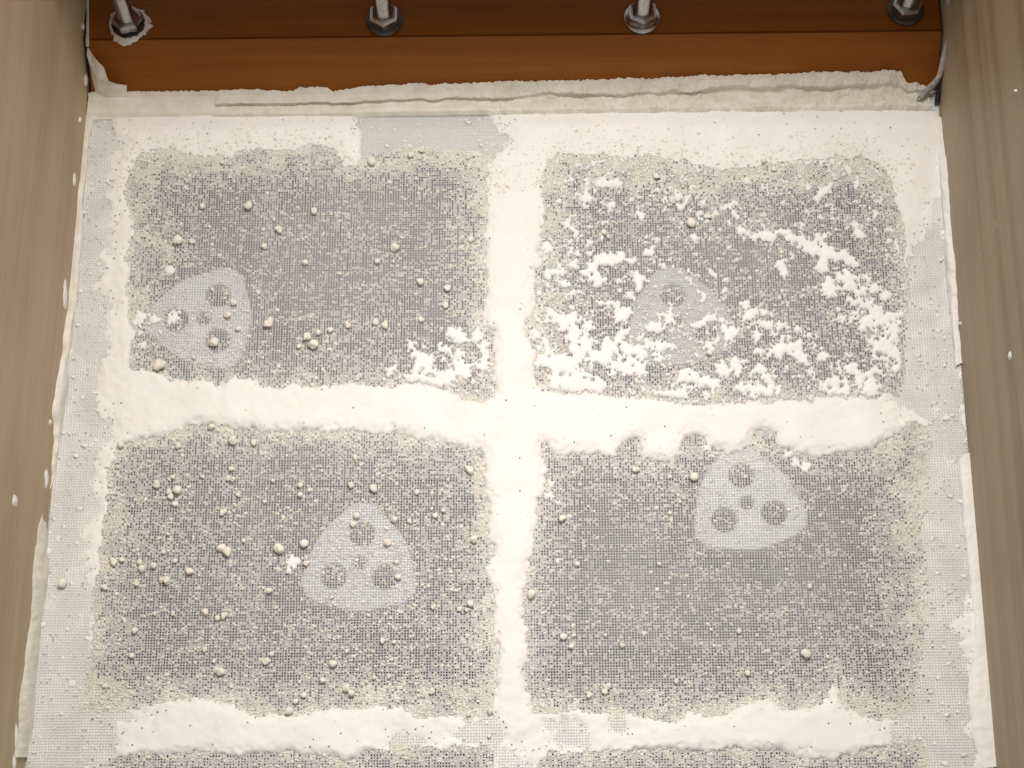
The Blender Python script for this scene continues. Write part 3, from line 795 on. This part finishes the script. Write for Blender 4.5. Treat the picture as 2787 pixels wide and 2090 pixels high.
for (px, py, ang, zc, lb) in ((440, 688, 62, -0.0006, 'pale blue three-holed plastic cleaner under the mesh at the left of the upper left compartment'),
                          (1466, 693, 100, -0.0009, 'pale blue three-holed plastic cleaner under white flakes in the upper right compartment'),
                          (778, 1214, 88, -0.0006, 'pale blue three-holed plastic cleaner under the mesh of the lower left compartment'),
                          (1613, 1085, 98, -0.0006, 'pale blue three-holed plastic cleaner near the top of the lower right compartment')):
    p = atd(px, py, zc)
    o = link(bpy.data.objects.new('screen_cleaner', CM))
    o.location = (p[0], p[1], zc)
    o.rotation_euler = (0, 0, math.radians(ang - 90))
    tag(o, lb, 'sieve cleaner', 'plastic cleaners under the sieve mesh')

# ------------------------------------------------------------------ side boards
def board(name, E, side, mat, lab):
    y0, y1 = Y_BOT - 0.03, 0.27
    t = 0.022 * side
    c = []
    for z in (-0.034, 0.215):
        a, b = E(y0), E(y1)
        c += [(a, y0, z), (a + t, y0, z), (b + t, y1, z), (b, y1, z)]
    o = hull8(name, c, mat, None, 0.0015)
    tag(o, lab, 'board')
    return o
board('side_board', lambda y: edge_l(y) - 0.0012, -1, M_BOARD, 'taupe wooden side board smeared with flour, along the left of the sieve')
board('side_board', lambda y: edge_r(y) + 0.0012, 1, M_BOARD_R, 'brown streaked wooden side board along the right of the sieve, beside the grey gasket')

# ------------------------------------------------------------------ back beam: sloping sill, shaded ledge, added shading bar above
Z_L = 0.026
y_foot = at(1393, 262, 0)[1]
y_edge = at(1393, 96, Z_L)[1]
xb0, xb1 = edge_l(0.19) + 0.0008, edge_r(0.19) + 0.0006
beam = empty('cross_beam', (0, y_edge, 0))
tag(beam, 'orange brown varnished wooden cross beam at the back of the sieve, carrying four bolts', 'beam')
tilt = 0.0016                                    # the beam runs a little out of square
def bm_box(name, prof, mat):
    """profile (y, z) extruded along x"""
    bm = bmesh.new(); n = len(prof)
    L = [bm.verts.new((xb0, p[0] - tilt - y_edge, p[1])) for p in prof]
    R = [bm.verts.new((xb1, p[0] + tilt - y_edge, p[1])) for p in prof]
    for i in range(n):
        bm.faces.new((L[i], L[(i + 1) % n], R[(i + 1) % n], R[i]))
    bm.faces.new(L[::-1]); bm.faces.new(R)
    bmesh.ops.recalc_face_normals(bm, faces=bm.faces)
    bmesh.ops.bevel(bm, geom=list(bm.edges), offset=0.0008, segments=2, affect='EDGES')
    return obj_bm(name, bm, mat, beam)
bm_box('sill', [(y_foot, -0.02), (y_edge, -0.02), (y_edge, Z_L), (y_foot, 0.0)], M_BEAM)
bm_box('ledge', [(y_edge + 0.0003, -0.02), (y_edge + 0.07, -0.02), (y_edge + 0.07, Z_L - 0.0009), (y_edge + 0.0003, Z_L - 0.0009)], M_BEAM)
Z_U = Z_L + 0.046
y_u = at(1393, 0, Z_U)[1] + 0.003
bm_box('unseen_shade_bar', [(y_u, Z_U), (y_u + 0.06, Z_U), (y_u + 0.06, Z_U + 0.098), (y_u, Z_U + 0.098)], M_BEAM)  # unseen bar, added and sized to throw shade on ledge and back flour

# bolts: threaded shank up to the added bar, hexagon nut, washer
def lathe(bm, prof, seg=28):
    rings = []
    for r, z in prof:
        rings.append([bm.verts.new((r * math.cos(2 * math.pi * k / seg), r * math.sin(2 * math.pi * k / seg), z)) for k in range(seg)])
    for a, b in zip(rings[:-1], rings[1:]):
        for k in range(seg): bm.faces.new((a[k], a[(k + 1) % seg], b[(k + 1) % seg], b[k]))
    bm.faces.new(rings[0][::-1]); bm.faces.new(rings[-1])
def bolt(px, py, rot, flange, lab):
    p = at(px, py, Z_L)
    t = empty('bolt', (p[0], p[1], Z_L - 0.0009))
    tag(t, lab, 'bolt', 'bolts standing in a row on the beam')
    bm = bmesh.new(); lathe(bm, [(0.0103, 0.0), (0.0106, 0.0004), (0.0106, 0.0016), (0.0101, 0.0021), (0.0052, 0.0021)], 36)
    obj_bm('washer', bm, M_WASHER if not flange else M_STEEL, t, True)
    bm = bmesh.new()
    r = 0.0090; zb, zt = 0.0023, 0.0100
    rows = []
    for z, f in ((zb, 0.93), (zb + 0.0007, 1.0), (zt - 0.0012, 1.0), (zt, 0.84)):
        rows.append([bm.verts.new((r * f * math.cos(k * math.pi / 3 + rot), r * f * math.sin(k * math.pi / 3 + rot), z)) for k in range(6)])
    for a, b in zip(rows[:-1], rows[1:]):
        for k in range(6): bm.faces.new((a[k], a[(k + 1) % 6], b[(k + 1) % 6], b[k]))
    bm.faces.new(rows[0][::-1]); bm.faces.new(rows[-1])
    bmesh.ops.bevel(bm, geom=list(bm.edges), offset=0.0004, segments=2, affect='EDGES')
    obj_bm('nut', bm, M_STEEL, t, False)
    bm = bmesh.new(); prof = []
    z = 0.009; top = Z_U - Z_L + 0.002
    while z < top:
        prof += [(0.0044, z), (0.0049, z + 0.0004), (0.0044, z + 0.0008)]; z += 0.0012
    lathe(bm, prof, 20)
    obj_bm('threaded_shank', bm, M_STEEL, t, True)
    return p
B1 = bolt(351, 70, 0.2, False, 'leftmost bolt on the beam, its washer ringed by a crust of flour')
bolt(1046, 57, 0.52, False, 'second bolt from the left on the beam, nut over a dark washer')
bolt(1747, 50, 0.60, True, 'third bolt from the left on the beam, nut on a shiny steel washer')
bolt(2465, 28, 0.1, False, 'rightmost bolt on the beam, near the grey gasket strip')
# crust of flour round the first washer
g = np.random.default_rng(3); n = 64
th = np.linspace(0, 2 * math.pi, n, endpoint=False)
ro = 0.0122 + 0.0012 * np.sin(3 * th + 1) + 0.0010 * g.normal(size=n) * 0.6
ring = []
for rr, zz in ((0.0098, 0.0026), (0.0112, 0.0024), (None, 0.0)):
    q = ro if rr is None else np.full(n, rr) + 0.0002 * g.normal(size=n)
    ring.append(np.stack([q * np.cos(th), q * np.sin(th), np.full(n, zz) + (0.0003 * g.normal(size=n) if zz else 0)], -1))
V = np.concatenate(ring); k = np.arange(n); k2 = (k + 1) % n
F = np.concatenate([np.stack([k, k2, n + k2, n + k], -1)[:, ::-1], np.stack([n + k, n + k2, 2 * n + k2, 2 * n + k], -1)[:, ::-1]])
cr = obj_np('flour_crust', V, F, M_BANK)
cr.location = (B1[0], B1[1], Z_L - 0.0006)
tag(cr, 'ragged ring of caked flour round the washer of the leftmost bolt', 'flour')

# ------------------------------------------------------------------ caked bank of flour along the foot of the beam
nxk, nyk = 1050, 60
xs = np.linspace(edge_l(0.18) - 0.0005, edge_r(0.18) - 0.0045, nxk)
y_lo = atd(1106, 250)[1]
BX, BT = np.meshgrid(xs, np.linspace(0, 1, nyk), indexing='ij')
y_hi = at(1393, 195, 0.007)[1]                   # upper limit on the sill
slope = Z_L / (y_edge - y_foot)
fx = (BX - xs[0]) / (xs[-1] - xs[0])             # 0 left .. 1 right
chip = np.interp(fx[:, 0], [0, .05, .13, .16, .195, .2, .205, .245, .25, .285, .29, .33, .36, .40, .405, .43, .50, .55, .56, .62, .75, .965, .973, 1.0],
                 [.66, .66, .655, .66, .67, .67, .645, .645, .695, .70, .63, .70, .72, .745, .70, .735, .75, .755, .765, .775, .82, .87, .66, .60]) \
       + 0.012 * fbm(xs, xs * 0, 0.006, 501, 3) + 0.014 * fbm(xs, xs * 0, 0.0013, 502, 2) - 0.025
tmax = chip[:, None]
BY = y_lo + (y_hi - y_lo) * BT * tmax + tilt * (2 * fx - 1)
ground = np.maximum(0.0002, (BY - y_foot - tilt * (2 * fx - 1)) * slope)
tt = BT
# lower cream shelf, undercut groove, upper lip
has = smooth01((fx - 0.148) / 0.006)             # the groove starts with a square step
wob = 0.05 * fbm(BX, BX * 0, 0.05, 511, 3) + 0.03 * fbm(BX, BX * 0, 0.012, 512, 2)
gw = np.interp(fx, [0.14, 0.2, 0.4, 0.55, 0.75, 1.0], [0.32, 0.33, 0.28, 0.24, 0.22, 0.18])
shelf = 0.0026 * smooth01(tt / 0.10) * (1 - smooth01((tt - gw - wob) / 0.05))
up_at = np.interp(fx, [0.14, 0.25, 0.4, 0.6, 0.8, 1.0], [0.50, 0.56, 0.60, 0.64, 0.70, 0.72])
lip = 0.0031 * smooth01((tt - up_at - 1.2 * wob) / 0.05)
rough = 0.0006 * fbm(BX, BY, 0.006, 521, 3) + (0.0012 * np.abs(fbm(BX, BY, 0.0045, 522, 3)) + 0.0005 * fbm(BX, BY, 0.0016, 525, 2)) * smooth01((fx - 0.3) / 0.25)
ledgey = 0.0007 * np.round(1.6 * fbm(BX, BY * 2.2, 0.010, 523, 2)) * smooth01((fx - 0.35) / 0.2)
thick_r = shelf + lip + rough + ledgey + 0.0004
pile = np.exp(-((fx - 0.955) / 0.035) ** 2) * np.exp(-((tt - 0.32) / 0.28) ** 2)
thick_r = thick_r + pile * (0.0022 + 0.0022 * fbm(BX, BY, 0.006, 541, 3))
thick_l = 0.0030 * smooth01(tt / 0.25) + 0.0003 * fbm(BX, BY, 0.012, 524, 2)
thick = thick_l * (1 - has) + thick_r * has
rim = smooth01((1 - tt) / 0.05)
BZ = ground + np.maximum(thick, 0.0003) * (0.45 + 0.55 * rim)
under = np.exp(-((tt - up_at - 1.2 * wob - 0.075) / 0.05) ** 2) * has
BY = BY - 0.0030 * under * (0.6 + 0.4 * fbm(BX, BX * 0, 0.02, 531, 3))
BZ[:, -1] = ground[:, -1] - 0.0004
BZ[:, 0] = 0.0002
idx = np.arange(nxk * nyk).reshape(nxk, nyk)
F = np.stack([idx[:-1, :-1].ravel(), idx[1:, :-1].ravel(), idx[1:, 1:].ravel(), idx[:-1, 1:].ravel()], -1)
bank = obj_np('flour_bank', np.stack([BX, BY, BZ], -1).reshape(-1, 3), F, M_BANK)
tag(bank, 'chipped bank of caked flour with a long groove, along the foot of the wooden beam', 'flour')

# corner fillet of flour at the left end of the beam
def fan(name, pts, zs, c, cz, lab, mat):
    P = [at(px, py, z) for (px, py), z in zip(pts, zs)]
    V = [at(c[0], c[1], cz)] + P
    n = len(P)
    F = [(0, 1 + k, 1 + (k + 1) % n) for k in range(n)]
    o = obj_np(name, np.array(V), np.array(F)[:, ::-1], mat, None, True)
    tag(o, lab, 'flour'); return o
fan('flour_fillet', [(238,128),(246,138),(256,155),(270,172),(284,186),(289,205),(296,222),(318,229),(345,233),(345,262),(290,268),(262,262),(252,220),(244,180),(236,150)],
    [0.0262,0.0258,0.025,0.0232,0.021,0.0186,0.0160,0.0120,0.0095,0.004,0.003,0.003,0.009,0.016,0.024], (268, 222), 0.0150,
    'pale triangular fillet of flour in the corner between the beam and the left board', M_BANK)

yy = np.linspace(-70, 128, 40); wl = 3.0 + 1.6 * fbm(yy, yy * 0, 40, 551, 4)
V = np.concatenate([np.stack([at(237 - w_ + dx * (5.5 + w_), y_, Z_L + 0.0008 + h_) for y_, w_ in zip(yy, wl)]) for dx, h_ in ((0, 0.0004), (0.5, 0.0012), (1, -0.0018))])
k = np.arange(39)
F = np.concatenate([np.stack([k, k + 1, k + 41, k + 40], -1), np.stack([k + 40, k + 41, k + 81, k + 80], -1)])
tag(obj_np('flour_seam', V, F, M_BANK), 'thin pale line of flour between the left board and the end of the beam ledge', 'flour')

# ------------------------------------------------------------------ seams of flour along the feet of the boards
def seam(name, rows, side, lab, mat, seed):
    """rows: (photo y, inner x, outer x) of the seam; outer lies on the board, inner on the cloth"""
    rows = np.array(rows, float); n = 260
    yy = np.linspace(rows[0, 0], rows[-1, 0], n)
    xi = np.interp(yy, rows[:, 0], rows[:, 1]) ; xo = np.interp(yy, rows[:, 0], rows[:, 2])
    xi = xi + 2.8 * fbm(yy, yy * 0, 60, seed, 4); xo = xo + 4.0 * fbm(yy, yy * 0, 70, seed + 1, 5)
    E = (edge_l, edge_r)[side > 0]
    e0, e1 = E(0.2), E(-0.25)
    nrm = np.array([1.0, -(e0 - e1) / 0.45, 0]) * (-side); nrm /= np.linalg.norm(nrm)
    p0 = np.array([E(0.0) + side * 0.0012, 0, 0])
    V = []
    K = 7
    for k in range(n):
        a = at(xi[k], yy[k], 0.0012)
        b = on_plane(xo[k], yy[k], p0, nrm)
        if b[2] < 0.0015: b = np.array([E(b[1]) + side * 0.0012, b[1], 0.0015])
        for q in range(K):
            t = q / (K - 1)
            p = a * (1 - t) + b * t
            bul = math.sin(math.pi * t) * (0.0013 + 0.0011 * float(fbm(yy[k] / 26, t * 2.4, 1.0, seed + 5, 3)))
            p = p + nrm * bul * 0.7 + np.array([0, 0, bul * 0.7])
            if q == 0: p[2] = 0.0004
            if q == K - 1: p = p - nrm * 0.0006
            V.append(p)
    idx = np.arange(n * K).reshape(n, K)
    F = np.stack([idx[:-1, :-1].ravel(), idx[1:, :-1].ravel(), idx[1:, 1:].ravel(), idx[:-1, 1:].ravel()], -1)
    if side > 0: F = F[:, ::-1]
    o = obj_np(name, np.array(V), F, mat, None, True)
    tag(o, lab, 'flour'); return o
seam('flour_seam', [(290,258,246),(400,240,228),(525,228,212),(640,224,208),(740,214,198),(810,210,190),(880,196,178),(960,188,170),(1045,184,150),(1120,176,142),(1200,160,146),(1290,148,140),(1330,136,134)],
     -1, 'lumpy cream seam of flour along the foot of the left board, upper stretch', M_BANK, 601)
seam('flour_seam', [(1395,118,116),(1430,128,104),(1480,128,96),(1560,132,86),(1590,128,84),(1640,118,86),(1700,112,80),(1760,106,70),(1830,98,62),(1880,94,54),(1960,88,48),(2010,80,44),(2060,74,38)],
     -1, 'thick lumpy seam of flour along the foot of the left board, lower stretch', M_BANK, 621)
seam('flour_seam', [(320,2544,2560),(430,2552,2574),(525,2562,2582),(640,2570,2590),(760,2578,2602),(860,2588,2608),(940,2596,2612),(1000,2600,2612)],
     1, 'pale wavy seam of flour along the foot of the right board, upper stretch', M_FLOUR, 641)
seam('flour_seam', [(1250,2612,2626),(1400,2622,2640),(1520,2632,2652),(1580,2640,2662),(1680,2650,2672),(1760,2648,2678),(1860,2636,2688),(1980,2644,2698),(2090,2672,2708)],
     1, 'broad white seam of flour along the foot of the right board, lower stretch', M_FLOUR, 661)

# smears stuck on the boards
def smear(px, py, w, h, side, lab):
    E = (edge_l, edge_r)[side > 0]
    e0, e1 = E(0.2), E(-0.25)
    nrm = np.array([1.0, -(e0 - e1) / 0.45, 0]) * (-side); nrm /= np.linalg.norm(nrm)
    p0 = np.array([E(0.0) + side * 0.0012, 0, 0])
    c = on_plane(px, py, p0, nrm)
    g = np.random.default_rng(int(px + py))
    n = 22; V = []
    off = np.array([0.0] * 3)
    for rr, lift in ((1.0, -0.0001), (0.75, 0.0005), (0.35, 0.0009)):
        for k in range(n):
            a = 2 * math.pi * k / n
            j = 1 + 0.13 * g.normal()
            q = on_plane(px + w * rr * j * math.cos(a), py + h * rr * j * math.sin(a), p0, nrm)
            V.append(q + nrm * lift - c)
    V.append(nrm * 0.0010)
    k = np.arange(n); k2 = (k + 1) % n
    F = np.concatenate([np.stack([k, k2, n + k2], -1), np.stack([k, n + k2, n + k], -1), np.stack([n + k, n + k2, 2 * n + k2], -1), np.stack([n + k, 2 * n + k2, 2 * n + k], -1),
                        np.stack([2 * n + k, 2 * n + k2, np.full(n, 3 * n)], -1)])
    o = obj_np('flour_smear', np.array(V), F, M_FLOUR, None, True)
    o.location = c
    tag(o, lab, 'flour smear', 'flour smears stuck on the boards')
smear(234, 219, 6, 18, -1, 'oval white flour smear on the left board, level with the foot of the beam')
smear(217, 327, 3.5, 9, -1, 'short flour smear on the left board just below the oval one')
smear(202, 489, 4, 18, -1, 'thin upright flour smear on the left board beside the mesh, above the cream patch')
smear(177, 803, 5.5, 46, -1, 'longest thin flour smear on the left board, beside the upper left cleaner')
smear(40, 1363, 7, 17, -1, 'pale oval flour smear out on the left board, away from the mesh')
smear(136, 1149, 3, 8, -1, 'tiny flour smear on the left board beside the cross rail')
smear(225, 74, 3, 10, -1, 'tiny flour smear high on the left board beside the leftmost bolt')
smear(126, 1300, 5, 26, -1, 'pointed flour smear on the left board where its seam breaks')
smear(44, 2010, 4, 40, -1, 'thin flour smear low on the left board beside the thick seam')
smear(38, 2075, 4, 22, -1, 'lowest flour smear on the left board, at the edge of the picture')
smear(2765, 248, 3.5, 5, 1, 'pale fleck of flour on the right board, level with the flour bank')
smear(2749, 968, 4, 12, 1, 'pale oval fleck of flour on the right board, level with the cross rail')
smear(2640, 1310, 4, 20, 1, 'thin flour smear on the right board beside the lower right compartment')
smear(2654, 1505, 5, 22, 1, 'upright flour smear on the right board above the broad white seam')
smear(2614, 880, 4, 5, 1, 'small orange-tinged fleck of flour at the foot of the right board')

# ------------------------------------------------------------------ gasket strip at the right end of the beam
gk = empty('gasket', tuple(at(2560, 206, 0.02)))
tag(gk, 'grey dusty gasket strip with black painted gap shadow behind, between beam end and right board', 'gasket')
gl = np.array(gk.location)
def ribbon(name, pts, wd, mat, seed):
    """a strip standing in the gap: photo x, y and height of its crest"""
    pts = np.array(pts, float); n = 110
    t = np.linspace(0, len(pts) - 1, n)
    ker = np.ones(11) / 11
    sm = [np.convolve(np.pad(np.interp(t, np.arange(len(pts)), pts[:, c]), 5, 'edge'), ker, 'valid') for c in range(3)]
    w = np.interp(t, np.arange(len(pts)), wd) + 1.2 * fbm(t * 0.5, t * 0, 1.0, seed, 3)
    V = []
    for k in range(n):
        a = at(sm[0][k] - w[k] / 2, sm[1][k], sm[2][k]); b = at(sm[0][k] + w[k] / 2, sm[1][k], sm[2][k])
        dn = np.array([0, 0, 0.006])
        V += [a - dn - gl, a - gl, (a + b) / 2 + np.array([0, 0, 0.0008]) - gl, b - gl, b - dn - gl]
    idx = np.arange(n * 5).reshape(n, 5)
    F = np.stack([idx[:-1, :-1].ravel(), idx[1:, :-1].ravel(), idx[1:, 1:].ravel(), idx[:-1, 1:].ravel()], -1)
    return obj_np(name, np.array(V), F, mat, gk, True)
ribbon('gap_shade', [(2593,-60,.048),(2600,0,.042),(2605,40,.037),(2602,74,.032),(2584,146,.022),(2568,210,.013),(2556,250,.007),(2550,285,.003)], [13,13,14,16,16,15,12,8], M_GAP_SHADE, 701)  # black strip painting in the shadow between gasket and board
ribbon('felt_edge', [(2580,-60,.052),(2587,0,.046),(2594,40,.041),(2592,72,.036),(2572,142,.026),(2559,206,.017),(2535,232,.013),(2504,266,.007)], [9,9,9,12,13,15,18,16], M_FELT, 711)
print('objects', len(bpy.data.objects), 'tris', sum(len(o.data.polygons) for o in bpy.data.objects if o.type == 'MESH'))
